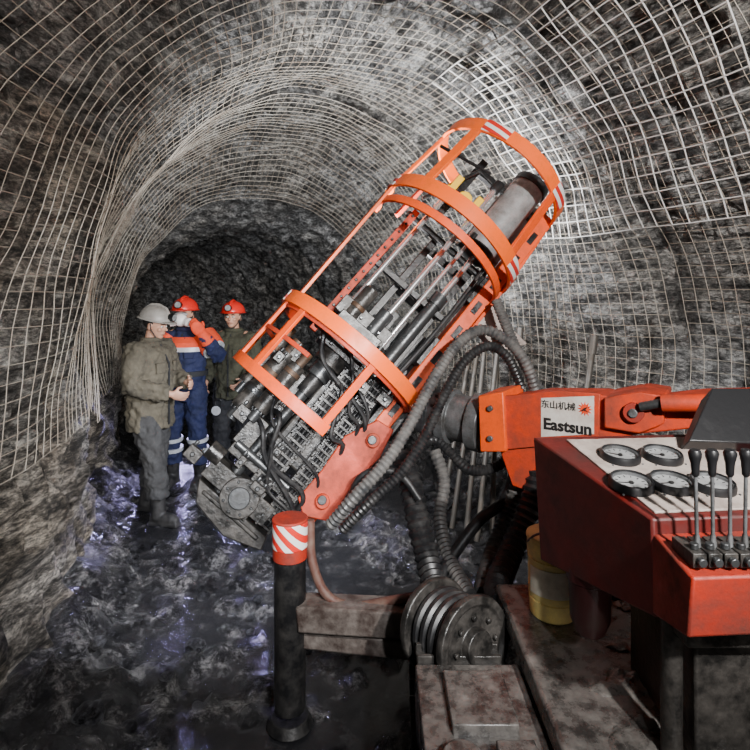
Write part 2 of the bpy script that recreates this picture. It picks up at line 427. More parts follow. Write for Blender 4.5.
pipes = [((452, 492), (478, 345), 4.5), ((466, 495), (486, 330), 4.4), ((477, 500), (500, 322), 4.35), ((492, 490), (497, 340), 4.45), ((440, 488), (470, 352), 4.55), ((505, 505), (520, 330), 4.25), ((560, 430), (594, 338), 3.75)]
placed = []
for k, (a, b, Y) in enumerate(pipes):
    mb = MB(); r = 0.020
    top = P(b[0], b[1], Y-.1); bot = P(a[0], a[1], Y-0.3)
    bot.z = floorz(bot.x, bot.y, False)+0.03
    for t in (0, .15, .3): w_ = bot.lerp(top, t); placed.append((w_.x, w_.y, .14))
    mb.tube([bot, bot.lerp(top, 0.5), top], r, 12); mb.tube([bot.lerp(top, 0.93), top+(top-bot)*0.01], r*1.35, 12)
    o = mb.build('steel_pipe', M['rod'])
    if k < 6: tag(o, 'dirty steel drill pipe leaning on the right wall behind the hoses', 'pipe', 'drill pipes leaning behind the hoses')
    else: tag(o, 'lone steel pipe leaning on the mesh right of the hoses, above the boom', 'pipe')

# loose rocks
rockm = []
for k in range(7):
    bm = bmesh.new(); bmesh.ops.create_icosphere(bm, subdivisions=3, radius=1)
    sc = V((random.uniform(.8, 1.3), random.uniform(.7, 1), random.uniform(.45, .75)))
    for v in bm.verts:
        c = v.co.copy(); vv = noise.voronoi(c*1.3+V((k*7, 0, 0)))[0]
        v.co = c*(0.75+0.35*vv[0]+0.12*noise.noise(c*3+V((k, 0, 0))))
        v.co = V((v.co.x*sc.x, v.co.y*sc.y, v.co.z*sc.z))
    for f in bm.faces: f.smooth = False
    me = bpy.data.meshes.new('loose_rock'); bm.to_mesh(me); bm.free(); me.materials.append(M['stone']); rockm.append(me)
def rock(x, y, r, label, group):
    for (a, b, rr) in placed:
        if math.hypot(a-x, b-y) < (r+rr)*1.15: return False
    if x > -.65 and y < 2.75: return False
    placed.append((x, y, r))
    o = bpy.data.objects.new('loose_rock', random.choice(rockm)); C.objects.link(o)
    o.location = (x, y, floorz(x, y)+r*0.18); o.scale = (r, r, r); o.rotation_euler = (random.uniform(-.2, .2), random.uniform(-.2, .2), random.uniform(0, 6))
    tag(o, label, 'rock', group); return True
n = 0
while n < 46:
    px = random.uniform(70, 560); py = random.uniform(450, 740); Y = H*F/(py-HY); x = (px-375)*Y/F
    a = (x-1.375)*0.925+Y*0.38
    if abs(a) > 1.45 or (abs(x+1.75) < .5 and 4.2 < Y < 6.2): continue
    if rock(x, Y, random.choice((0.02, 0.026, 0.034, 0.045, .06)), 'small jagged dark stone lying on the wet muddy floor', 'small stones strewn over the wet floor'): n += 1
for k in range(80):
    s = random.uniform(3.2, 8); c, a = centre(s); nn = V((math.sin(a), -math.cos(a), 0)); q = c+nn*random.uniform(1.0, 1.42)
    rock(q.x, q.y, random.uniform(0.06, 0.15), 'large broken rock heaped along the foot of the right wall', 'broken rocks heaped at the right wall')
for k in range(16):
    s = random.uniform(2.8, 6.5); c, a = centre(s); nn = V((math.sin(a), -math.cos(a), 0)); q = c+nn*random.uniform(-1.5, -1.3)
    if abs(q.x+1.78) < .35 and 4.2 < q.y < 5.2: continue
    rock(q.x, q.y, random.uniform(0.04, 0.09), 'grey rock fallen at the foot of the left wall', 'rocks fallen at the left wall')

# ------------------------------------------------------------------ DRILL RIG
rig = thing('drilling_rig', 'orange tracked drilling rig with tilted caged drill mast and lever console', 'drilling machine', (0.95, 1.6, 0))
B0 = P(235, 500, 2.75); T0 = P(520, 165, 3.35)
mf = Frame(B0, V((0.75, 0, -0.66)), T0-B0); MX = mf.M
def mbm(): return MB(MX)
cx = -0.045
m = mbm()
for x in (-0.10, 0.17):
    m.box((x, 0.12, 0.80), (0.012, 0.10, 1.9)); m.box((x+0.015, 0.165, 0.80), (0.04, 0.012, 1.9)); m.box((x+0.015, 0.075, 0.80), (0.04, 0.012, 1.9))
for z in [-.1+0.30*i for i in range(7)]: m.box((0.035, 0.15, z), (0.27, 0.03, 0.05))
feed = m.build('feed_beam', M['black'], rig, bevel=0.003)
m = mbm(); m.box((0.325, 0.03, 1.12), (0.085, 0.15, 2.32))
mast = m.build('mast_beam', M['orange'], rig, bevel=0.006)
for i in range(12):
    m = mbm(); m.box((0.325, -0.047, 0.12+i*0.18), (0.032, 0.006, 0.08)); m.build('mast_slot', M['black'], mast, bevel=.002)
for i in range(3):
    m = mbm(); m.box((0.272, 0.02, 0.75+0.45*i), (0.03, 0.10, 0.18)); m.build('mast_bracket', M['black'], mast, bevel=0.004)
# guard cage
ZA, ZB, ZC, ZD = 1.78, 2.27, 0.92, 0.53
RA, RB, RC = 0.435, 0.405, 0.44
m = mbm(); m.arc((cx, 0, ZA), RA, 165, 375, 0.085, 0.016); cage = m.build('guard_cage', M['orange_light'], rig, bevel=0.002)
def ring(z, R_, a0, a1, w, mt='orange', nm='guard_ring', tk=0.016, c=None):
    m = mbm(); m.arc((cx, 0, z), R_, a0, a1, w, tk); return m.build(nm, M[mt], cage, bevel=0.002)
ring(ZA-0.12, RA-.02, 170, 370, 0.045)
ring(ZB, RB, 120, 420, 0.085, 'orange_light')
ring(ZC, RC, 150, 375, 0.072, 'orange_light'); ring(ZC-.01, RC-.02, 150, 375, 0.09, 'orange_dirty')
ring(ZD, RC-.01, 140, 288, 0.055, 'orange'); ring(ZD+.20, RC-.015, 148, 250, 0.022, 'orange_dirty')
def rail(a, z0, R0, z1, R1, w=0.045, mt='orange'):
    m = mbm(); d = V((math.cos(rad(a)), math.sin(rad(a)), 0)); c0 = V((cx, 0, z0))+d*R0; c1 = V((cx, 0, z1))+d*R1
    z = (c1-c0).normalized(); y = d; x = y.cross(z).normalized(); y = z.cross(x)
    m.box((c0+c1)/2, (w, 0.018, (c1-c0).length), Matrix((x, y, z)).transposed()); return m.build('guard_rail', M[mt], cage, bevel=0.002)
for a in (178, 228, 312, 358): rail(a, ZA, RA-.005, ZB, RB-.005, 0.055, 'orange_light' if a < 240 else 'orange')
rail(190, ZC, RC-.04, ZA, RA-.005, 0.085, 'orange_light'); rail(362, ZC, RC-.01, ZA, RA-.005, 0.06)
for a in (146, 170, 196, 224, 284): rail(a, ZD, RC-.015, ZC, RC-.01, 0.038)
rail(140, ZA, RA-.02, ZB, RB-.01, 0.03, 'orange_dirty')
def plate(a, z, R_, w, h):
    m = mbm(); m.arc((cx, 0, z), R_+0.0115, a-w/2, a+w/2, h, 0.003, 8); m.build('warning_stripe', M['stripe'], cage)
plate(326, ZA, RA, 22, 0.08); plate(192, ZA, RA, 16, .08); plate(243, ZB, RB, 22, 0.078); plate(318, ZB, RB, 22, 0.078); plate(186, ZC, RC, 16, 0.066); plate(340, ZC, RC, 16, 0.066)
m = mbm()
d = V((math.cos(rad(200)), math.sin(rad(200)), 0)); m.tube([V((cx, 0, ZB-0.02))+d*0.06, V((cx, 0, ZB-0.16))+d*(RB-.01)], 0.010, 8)
m.tube([(-.30, 0, 1.86), (-.16, -.05, 2.2), (.25, 0, 2.2)], 0.012, 8)
m.box((-0.17, 0.06, 2.08), (0.045, 0.04, 0.5)); m.box((0.06, 0.1, 2.28), (0.46, 0.04, 0.045))
m.build('cage_brace', M['black'], cage)
for x, y, z0, z1, r in ((-0.21, -.04, 0.95, 2.02, .015), (-0.02, -.06, 0.95, 2.2, .017), (0.06, -.08, 1.0, 1.85, .012)):
    m = mbm(); m.cyl((x, y, z0), (x, y, z1), r); m.mi = 1
    m.cyl((x, y, z1-0.04), (x, y, z1+0.02), r*1.8); m.cyl((x, y, z0-.02), (x, y, z0+0.04), r*1.8)
    m.build('guide_rod', [M['chrome'], M['black']], rig)
m = mbm(); m.cyl((0.14, 0.0, 0.75), (0.14, 0.0, 1.45), 0.036); m.mi = 1; m.cyl((0.14, 0.0, 1.45), (0.14, 0.0, 1.85), 0.018)
m.mi = 0; m.cyl((0.14, 0.0, 1.42), (0.14, 0.0, 1.49), 0.045); m.cyl((0.14, .0, .72), (.14, .0, .8), .045)
m.build('feed_cylinder', [M['dsteel'], M['chrome']], rig)
m = mbm(); m.box((-0.275, 0.02, 1.33), (0.04, 0.05, 0.9)); m.mi = 1
for i in range(14): m.cyl((-0.275, -0.006, 0.93+i*0.062), (-0.275, -0.016, 0.93+i*0.062), 0.009, seg=8)
m.build('side_rail', [M['orange_dirty'], M['black']], rig, bevel=0.003)
for z in (1.40, 1.74):
    m = mbm(); m.box((-0.04, .02, z), (.54, .03, .035)); m.build('cross_bar', M['black'], feed, bevel=.003)
# rotary head
m = mbm(); m.box((-0.10, -0.02, 1.08), (0.32, 0.16, 0.10)); m.box((-0.09, -0.04, 0.95), (0.26, 0.22, 0.20)); m.mi = 0
m.cyl((-0.17, -0.08, 0.98), (-0.17, -0.08, 1.24), 0.042); m.mi = 1; m.cyl((-0.17, -.08, 1.10), (-0.17, -.08, 1.125), .047); m.mi = 2; m.cyl((-0.03, -0.08, 1.0), (-0.03, -0.08, 1.2), 0.042)
m.mi = 0; m.cyl((-0.09, -0.05, 0.78), (-0.09, -0.05, 0.88), 0.085); m.mi = 2
m.cyl((-0.09, -0.05, 0.70), (-0.09, -0.05, 0.79), 0.06)
for i in range(8):
    a = i*math.pi/4; m.cyl((-.09+.07*math.cos(a), -.05+.07*math.sin(a), .86), (-.09+.07*math.cos(a), -.05+.07*math.sin(a), .9), .009, seg=6)
for x in (-.18, -.12, -.05, .0): m.cyl((x, -.14, .93), (x, -.165, .93), .011, seg=6); m.cyl((x, -.09, 1.08), (x, -.115, 1.08), .011, seg=6)
m.build('rotary_head', [M['mudblack'], M['brass'], M['dsteel']], rig, bevel=0.005)
m = mbm(); m.cyl((-0.09, -0.05, -0.05), (-0.09, -0.05, 0.75), 0.030); m.mi = 1
m.cyl((-0.09, -0.05, .3), (-0.09, -0.05, .36), .04); m.cyl((-0.09, -0.05, .60), (-0.09, -0.05, .70), .045)
m.build('drill_rod', [M['dsteel'], M['black']], rig)
for k, (x, y, z0, z1, r) in enumerate(((-0.28, -0.08, 0.34, 0.70, 0.050), (-0.20, -0.17, 0.40, 0.68, 0.042), (-0.35, 0.0, 0.45, 0.74, 0.035))):
    m = mbm(); m.cyl((x, y, z0), (x, y, z1), r); m.mi = 1; m.cyl((x, y, z0-0.06), (x, y, z0), r*0.6); m.cyl((x, y, z0+.1), (x, y, z0+.13), r*1.15)
    m.mi = 2; m.cyl((x, y, z1), (x, y, z1+0.08), r*0.6); m.cyl((x, y, z0+.22), (x, y, z0+.245), r*1.1)
    m.mi = 1
    for i in range(6): a = i*math.pi/3; m.cyl((x+r*.8*math.cos(a), y+r*.8*math.sin(a), z0-.015), (x+r*.8*math.cos(a), y+r*.8*math.sin(a), z0+.005), .006, seg=6)
    m.build('hydraulic_motor', [M['mudblack'], M['dsteel'], M['brass']], rig, bevel=0.002)
m = mbm(); m.box((0.10, 0.02, .52), (.30, .12, .46)); m.box((-.20, .02, .56), (.22, .12, .24)); m.box((.06, -.04, .86), (.2, .1, .08))
m.build('gear_housing', M['mudblack'], rig, bevel=.012)
# valves and fittings crowded around the lower end
rs_ = random.Random(5)
for k in range(16):
    x, z, y = rs_.uniform(-.30, .24), rs_.uniform(.02, .95), rs_.uniform(-.20, -.08); a, b, c = [rs_.uniform(.03, .075) for _ in range(3)]
    m = mbm(); m.box((x, y, z), (a, b, c)); m.mi = 1
    m.cyl((x, y-b/2, z), (x, y-b/2-.018, z), .012, seg=6); m.cyl((x-a*.3, y, z+c/2), (x-a*.3, y, z+c/2+.025), .010, seg=8); m.cyl((x+a*.3, y, z+c/2), (x+a*.3, y, z+c/2+.018), .008, seg=6)
    m.build('valve_block', [M['mudblack'], M['dsteel']], rig, bevel=.004)
def chain(x, y, z0, z1, w, pit, nm='cable_chain'):
    m = mbm(); z = z0; k_ = pit/.058
    while z < z1:
        m.mi = 0
        for sx in (-1, 1):
            m.box((x+sx*w*.42, y, z), (w*.12, 0.062, 0.050*k_)); m.box((x+sx*w*.32, y+.004, z+.030*k_), (w*.12, 0.050, 0.040*k_))
            m.mi = 1; m.cyl((x+sx*w*.42, y-.030, z), (x+sx*w*.42, y-.038, z), .005, seg=8); m.mi = 0
        m.box((x, y-.022, z), (w*.8, 0.010, 0.020*k_)); m.box((x, y+.022, z), (w*.8, 0.010, 0.022*k_))
        z += pit
    m.mi = 2
    for k in range(3): m.tube([(x+(k-1)*w*.2, y, z0), (x+(k-1)*w*.2, y, z1)], w*.11, 8)
    return m.build(nm, [M['mudblack'], M['dsteel'], M['rubber']], rig, bevel=0.0015)
chain(0.035, -0.13, 0.0, 0.82, 0.11, .040); chain(0.175, -0.11, 0.02, 0.92, 0.09, .036)
m = mbm(); m.box((-0.02, -0.02, 0.20), (0.34, 0.22, 0.07)); m.box((-0.02, -0.02, 0.06), (0.38, 0.24, 0.10)); m.box((-0.16, -0.05, 0.30), (0.09, 0.18, 0.16))
m.cyl((0.0, -0.14, 0.05), (0.0, -0.185, 0.05), 0.092, seg=28); m.mi = 1; m.cyl((0.0, -0.18, 0.05), (0.0, -0.20, 0.05), 0.05, seg=24)
for i in range(8):
    a = i*math.pi/4; m.cyl((.072*math.cos(a), -.18, .05+.072*math.sin(a)), (.072*math.cos(a), -.195, .05+.072*math.sin(a)), .008, seg=6)
m.cyl((-0.18, -0.15, 0.22), (0.15, -0.15, 0.22), 0.020); m.mi = 0; m.cyl((-0.18, -.12, .12), (-.26, -.12, .12), .045)
clamp = m.build('rod_clamp', [M['mudblack'], M['dsteel']], rig, bevel=0.005)
m = mbm(); m.prism([(-0.20, -0.13, -0.01), (0.22, -0.13, -0.01), (0.24, -0.13, -0.07), (0.06, -0.13, -0.13), (-0.14, -0.13, -0.10)], (0, 0.28, 0))
m.box((0.02, -0.135, -0.04), (0.34, 0.012, 0.02))
m.build('foot_plate', M['mudblack'], rig, bevel=0.006)
m = mbm(); m.cyl((0.13, -0.02, 1.82), (0.13, -0.02, 2.36), 0.10, seg=28); m.mi = 1; m.cyl((0.13, -.02, 1.79), (0.13, -.02, 1.84), 0.108, seg=28); m.cyl((0.13, -.02, 2.33), (0.13, -.02, 2.38), 0.108, seg=28)
m.mi = 0; m.box((0.15, .09, 2.08), (.27, .02, .52))
m.build('silver_cylinder', [M['canister'], M['black']], rig, bevel=0.003)
m = mbm(); m.box((-0.12, -0.14, 1.93), (0.24, 0.03, 0.06)); m.box((-0.21, -0.14, 1.98), (0.04, 0.04, 0.13)); m.box((-0.05, -0.14, 1.97), (0.04, 0.04, 0.11)); m.cyl((-.12, -.17, 1.95), (-.12, -.11, 1.95), .042)
m.build('yellow_bracket', M['yellow'], rig, bevel=0.005)
def outl(f, pts, yl): return [f.pix(x, y, yl) for x, y in pts]
arm_px = [(345, 436), (378, 420), (394, 430), (380, 458), (352, 486), (330, 522), (303, 516), (298, 498), (322, 470)]
m = mbm(); m.prism(outl(mf, arm_px, -0.16), (0, 0.03, 0)); m.prism(outl(mf, arm_px, 0.06), (0, 0.03, 0))
c_ = mf.pix(322, 500, -0.14); m.cyl(c_-V((0, .05, 0)), c_+V((0, .25, 0)), 0.035); c_ = mf.pix(372, 440, -0.14); m.cyl(c_-V((0, .045, 0)), c_+V((0, .25, 0)), 0.035)
arm = m.build('swing_arm', M['orange_dirty'], rig, bevel=0.005)
for q in ((322, 500), (372, 440)):
    m = mbm(); c_ = mf.pix(*q, -0.19); m.cyl(c_-V((0, .012, 0)), c_, 0.022); m.build('pivot_pin', M['dsteel'], arm, bevel=.003)
m = mbm(); a_, b_ = mf.pix(385, 432, -0.02), mf.pix(322, 496, -0.02); m.cyl(a_, a_.lerp(b_, .6), .032); m.mi = 1; m.cyl(a_.lerp(b_, .5), b_, .016)
m.build('tilt_cylinder', [M['black'], M['chrome']], rig)
m = mbm(); m.box((0.37, 0.16, 1.05), (0.12, 0.12, 0.62)); m.box((0.20, 0.20, 1.05), (0.40, 0.04, 0.5))
m.build('mast_carriage', M['black'], rig, bevel=.006)
m = mbm(); m.prism(outl(mf, [(468, 306), (494, 300), (512, 328), (528, 344), (498, 352), (480, 330)], 0.02), (0, 0.10, 0))
m.build('mount_bracket', M['cream'], rig, bevel=.006)

# slew joint and boom
A = P(482, 424, 2.80); Bp = P(770, 412, 2.15); bf = Frame(A, Bp-A, V((0, 0, 1)))
BX = bf.M
def bmb(): return MB(BX)
js = P(418, 408, 3.02); je = P(486, 424, 2.80); dj = (je-js).normalized()
m = MB(); prof = [(0, .085), (.04, .085), (.045, .125), (.10, .125), (.105, .105), (.16, .105), (.165, .14), (.22, .14), (.225, .12), (.33, .12), (.335, .145), (.40, .145)]
L_ = (je-js).length/0.40
m.tube([js+dj*t*L_ for t, r in prof], [r for t, r in prof], 32)
slew = m.build('slew_joint', M['steel'], rig, bevel=.002)
m = MB()
x, y = frame_axes(dj)
for i in range(12):
    a = i*math.pi/6; o_ = (x*math.cos(a)+y*math.sin(a))*0.118; m.cyl(js+dj*.19*L_-dj*.055+o_, js+dj*.19*L_+o_, .009, seg=6)
m.build('bolt_ring', M['black'], slew)
def bo(pts, y0, y1, nm, mt, par=rig, bev=.006):
    m = bmb(); m.prism(outl(bf, pts, y0), (0, y1-y0, 0)); return m.build(nm, M[mt] if isinstance(mt, str) else mt, par, bevel=bev)
boom = bo([(500, 400), (540, 394), (600, 395), (640, 402), (700, 396), (790, 394), (790, 440), (700, 428), (640, 434), (600, 444), (562, 446), (540, 466), (530, 492), (512, 486), (500, 452)], -0.10, 0.10, 'boom', 'orange_dirty')
bo([(478, 396), (503, 392), (506, 452), (480, 452)], -0.14, 0.14, 'boom_flange', 'orange', boom)
bo([(503, 396), (560, 391), (600, 394), (598, 443), (556, 445), (503, 450)], -0.118, -0.10, 'boom_side_plate', 'orange_dirty', boom, .003)
bo([(604, 398), (640, 392), (664, 396), (664, 424), (640, 434), (604, 428)], -0.135, 0.135, 'boom_knuckle', 'orange_dirty', boom)
for px, py, y0, y1, r, mt in ((634, 412, -.16, .155, .04, 'redfront'), (634, 412, -.17, -.155, .018, 'steel'), (491, 408, -.155, -.14, .014, 'steel'), (491, 438, -.155, -.14, .014, 'steel')):
    m = bmb(); c_ = bf.pix(px, py, -.135); m.cyl((c_.x, y0, c_.z), (c_.x, y1, c_.z), r, seg=24); m.build('boom_pin', M[mt], boom, bevel=.003)
m = bmb(); a_, b_ = bf.pix(662, 403, -.17), bf.pix(775, 403, -.17); m.cyl(a_, b_, .034); a2 = bf.pix(640, 407, -.17); m.mi = 1; m.cyl(a2, a_, .018)
m.build('boom_cylinder', [M['orange_dirty'], M['dsteel']], rig)
bo([(541, 398), (594, 396), (594, 434), (541, 437)], -0.1205, -0.118, 'decal', 'decal', boom, 0)
def bt(px, py, body, size, nm, mt, bold=0, yl=-.1215):
    q = BX@bf.pix(px, py, yl); R3 = BX.to_3x3(); x, y, z = R3.col[0], R3.col[1], R3.col[2]
    mt4 = Matrix.Translation(q)@Matrix((x, z, -y)).transposed().to_4x4(); text(body, size, mt4, M[mt], nm, boom, bold)
bt(567, 427, 'Eastsun', 0.069, 'lettering', 'mark', 0.0026); bt(558, 406, '东山机械', 0.038, 'lettering', 'mark', 0.0005)
q = bf.pix(585, 409, -0.1210); m = bmb(); m.cyl(q, q-V((0, .002, 0)), .018, seg=20)
for i in range(12):
    a = i*math.pi/6; e = V((math.cos(a), 0, math.sin(a))); m.tube([q-V((0, .001, 0))+e*.018, q-V((0, .001, 0))+e*.031], [.004, .0008], 4)
m.mi = 1; m.prism([q+V((-.020, -.0025, -.012)), q+V((-.004, -.0025, .004)), q+V((.012, -.0025, .010)), q+V((.002, -.0025, -.004)), q+V((.016, -.0025, -.012)), q+V((-.004, -.0025, -.008))], (0, -.001, 0))
m.build('sun_emblem', [M['sun'], M['mark']], boom)
m = MB(); m.box((1.62, 2.02, 1.0), (0.36, 0.36, 0.56)); m.cyl((1.62, 2.02, 0.70), (1.62, 2.02, 0.80), .26, seg=32); m.cyl((1.62, 1.82, 1.30), (1.62, 2.22, 1.30), .11, seg=24)
m.build('turret', M['orange_dirty'], rig, bevel=.01)

# hoses
def hose(pts, r, mt='hosegrey', pitch=0.020, cor=True, nm='hose', par=rig, seg=12):
    w = [P(*q) if len(q) == 3 and q[0] > 20 else V(q) for q in pts]
    path = resample(spline(w), pitch/2 if cor else 0.02); m = MB()
    rr = [r*(1.0 if (i//1) % 2 else 0.82) for i in range(len(path))] if cor else r
    m.tube(path, rr, seg); return m.build(nm, M[mt], par)
hose([(330, 526, 2.48), (352, 500, 2.46), (386, 462, 2.50), (410, 424, 2.56), (432, 382, 2.66), (456, 346, 2.76), (480, 330, 2.80), (506, 340, 2.78), (526, 364, 2.76), (540, 405, 2.78)], 0.030, pitch=.022)
hose([(342, 530, 2.52), (366, 506, 2.50), (400, 474, 2.54), (424, 438, 2.6), (444, 396, 2.68), (464, 362, 2.76), (488, 346, 2.8), (508, 358, 2.8), (522, 388, 2.82)], 0.026, 'rubber', pitch=.020)
hose([(402, 452, 2.78), (410, 480, 2.72), (418, 520, 2.62), (428, 560, 2.52), (438, 596, 2.35), (446, 612, 2.2)], 0.060, 'rubber', pitch=.036)
hose([(434, 450, 2.84), (444, 480, 2.8), (440, 520, 2.68), (450, 560, 2.5), (470, 596, 2.3)], 0.034, 'hosegrey', pitch=.024)
hose([(540, 462, 2.6), (532, 500, 2.55), (514, 545, 2.45), (498, 585, 2.25), (500, 610, 2.1)], 0.055, 'rubber', pitch=.036)
hose([(520, 480, 2.7), (505, 520, 2.65), (490, 560, 2.5), (482, 596, 2.3)], 0.040, 'hosegrey', pitch=.026)
hose([(310, 520, 2.42), (312, 560, 2.40), (326, 594, 2.38), (352, 606, 2.35), (396, 600, 2.3), (446, 592, 2.2)], 0.020, 'hosebrown', cor=False)
hose([(404, 470, 2.8), (430, 440, 2.85), (450, 452, 2.85), (470, 470, 2.8), (500, 465, 2.8), (520, 440, 2.75)], 0.028, 'rubber', pitch=.02)
hose([(430, 600, 2.35), (450, 560, 2.5), (480, 520, 2.6), (505, 500, 2.7), (515, 470, 2.75)], 0.026, 'rubber', cor=False)
hose([(496, 300, 3.0), (508, 330, 2.95), (518, 352, 2.9), (536, 384, 2.85), (548, 400, 2.8)], 0.030, 'hosegrey', pitch=.018)
hose([(350, 500, 2.6), (360, 478, 2.6), (380, 470, 2.6), (402, 476, 2.62), (420, 500, 2.6)], 0.018, 'rubber', cor=False)
for k, (x, yy) in enumerate(((0.245, 0.0), (0.225, -0.03))):
    pth = [MX@V((x+0.01*math.sin(z*5+k), yy, z)) for z in [0.15+0.15*i for i in range(12)]]
    hose([MX@V((x-0.05, -0.1, 0.05))]+pth, 0.011, 'rubber', cor=False, seg=8)
for k in range(8):
    z_ = rs_.uniform(.25, .95); x_ = rs_.uniform(-.28, -.02)
    pth = [MX@V(q) for q in ((x_, -0.12, z_), (x_+.06, -0.20-.02*rs_.random(), z_-.06*rs_.random()), (x_+.16, -0.19, z_-.10-.1*rs_.random()), (.22, -0.17, z_-.2), (.26, -0.10, max(.05, z_-.35)))]
    hose(pth, rs_.choice((.008, .010, .012)), 'rubber', cor=False, seg=8)
lp = MX@V((-0.05, 0.26, 1.02))
m = MB(); d = (V((-1.5, 4.7, 0.7))-lp).normalized(); m.cyl(lp-d*.06, lp+d*.02, .05, .07, seg=24); fill_lamp = m.build('added_fill_lamp', M['black'], rig)  # added lamp housing behind the mast, made up to light floor and workers
m = MB(); m.cyl(lp+d*.02, lp+d*.024, .062, seg=24); m.build('lamp_lens', M['lamp'], fill_lamp)  # glowing lens of that added lamp

# chassis, track, outrigger
m = MB(); m.box((1.06, 1.55, 0.69), (1.20, 1.20, 0.07)); m.box((1.04, 1.5, 0.5), (1.0, 1.1, 0.34)); m.box((1.06, 2.16, .60), (1.16, .03, .20))
m.box((.95, 2.08, .735), (.36, .10, .03))
chas = m.build('chassis', M['deck'], rig, bevel=.012)
m = MB(); m.prism([(.13, 1.0, .635), (.46, 1.0, .635), (.46, 1.80, .635), (.13, 1.80, .635)], (0, 0, .012)); m.box((.135, 1.4, .58), (.012, .8, .12)); m.box((.30, 1.62, .66), (.18, .22, .035)); m.cyl((.22, 1.40, .647), (.22, 1.40, .69), .05, seg=24); m.box((.36, 1.34, .67), (.10, .20, .05))
m.build('track_fender', M['deck'], rig, bevel=.004)
for k in range(22):
    x, y_ = random.uniform(.50, .95), random.uniform(1.25, 2.1)
    if math.hypot(x-.62, y_-1.95) < .17: continue
    r = random.uniform(.02, .05)
    m = MB(); m.ell((x, y_, .722), (r*1.3, r, r*.25), None, 26, 14)
    for v in m.bm.verts: v.co += V((1, 1, .5))*noise.noise(v.co*34)*.028
    m.build('mud_clump', M['deck'], chas)
def track(x0):
    m = MB(); yc0, yc1, zc, r = 0.75, 2.02, 0.33, 0.27; loop = []
    n = 14
    for i in range(n+1): a = -math.pi/2+math.pi*i/n; loop.append((yc1+r*math.cos(a), zc+r*math.sin(a)))
    k = 20
    for i in range(1, k): loop.append((yc1+(yc0-yc1)*i/k, zc+r))
    for i in range(n+1): a = math.pi/2+math.pi*i/n; loop.append((yc0+r*math.cos(a), zc+r*math.sin(a)))
    for i in range(1, k): loop.append((yc0+(yc1-yc0)*i/k, zc-r))
    L = len(loop)
    for i, (y, z) in enumerate(loop):
        y2, z2 = loop[(i+1) % L]; t = V((0, y2-y, z2-z)); ln = t.length; t.normalize(); nr = V((0, t.z, -t.y))
        if nr.dot(V((0, y-1.38, z-.33))) < 0: nr = -nr
        R3 = Matrix((V((1, 0, 0)), t, nr)).transposed(); c_ = V((x0, (y+y2)/2, (z+z2)/2))
        m.box(c_, (.28, ln*.9, .03), R3); m.box(c_+nr*.022, (.28, ln*.25, .03), R3)
    t_ = m.build('crawler_track', M['mudblack'], rig, bevel=.003)
    m = MB()
    for yy, rr in ((yc1, .235), (yc0, .235), (1.1, .1), (1.38, .1), (1.66, .1)):
        zz = zc if rr > .2 else zc-.14
        m.cyl((x0-.10, yy, zz), (x0+.10, yy, zz), rr, seg=32); m.cyl((x0-.13, yy, zz), (x0+.13, yy, zz), rr*.45, seg=24)
    m.build('track_wheel', M['dsteel'], t_, bevel=.008)
track(0.28); track(1.75)
jx = P(290, 650, 2.4).x; jz = P(290, 520, 2.4).z
fz = floorz(jx, 2.4, False)
m = MB(); m.cyl((jx, 2.4, .06), (jx, 2.4, jz-.145), .068, seg=28); m.cyl((jx, 2.4, fz+.0), (jx, 2.4, fz+.04), .10, .08, seg=28)
jack = m.build('outrigger_jack', M['black'], rig, bevel=.004)
m = MB(); m.cyl((jx, 2.4, jz-.16), (jx, 2.4, jz-.10), .074, seg=28); m.build('orange_collar', M['redfront'], jack, bevel=.003)
m = MB(); m.cyl((jx, 2.4, jz-.11), (jx, 2.4, jz), .0755, seg=28); m.build('warning_stripe', M['stripe'], jack, bevel=.004)
m = MB(); m.cyl((jx, 2.4, jz), (jx, 2.4, jz+.012), .078, .076, seg=28)
m.build('jack_cap', M['redfront'], jack, bevel=.004)
m = MB(); m.bar((jx+.05, 2.4, .47), (.30, 2.24, .53), .13, .11); m.bar((jx+.05, 2.4, .36), (.30, 2.24, .40), .04, .08)
m.build('outrigger_beam', mat('muddy_brown_steel', (.05, .035, .03), .3, 0, .55, (.22, .19, .17), 13, 1.0, 30), rig, bevel=.010)
m = MB(); c_ = P(455, 634, 1.98); ax = V((.55, -.82, .12)).normalized()
m.lathe(c_, ax, [(-.12, .02), (-.12, .155), (-.105, .160), (-.09, .155), (-.085, .115), (.075, .115), (.08, .155), (.095, .160), (.11, .155), (.112, .13), (.10, .12), (.10, .06), (.13, .055), (.13, .01)])
x, y = frame_axes(ax)
for k in range(8):
    a = k*math.pi/4; q = c_+ax*.104+(x*math.cos(a)+y*math.sin(a))*.09; m.cyl(q, q+ax*.014, .010, seg=6)
reel = m.build('hose_reel', M['mudblack'], rig, bevel=.003)
m = MB()
for k in range(4):
    m.tube([c_+ax*(-.06+.04*k)+(x*math.cos(a)+y*math.sin(a))*.122 for a in [rad(10*i) for i in range(36)]], .018, 8, closed=True)
m.build('coiled_hose', M['rubber'], reel)

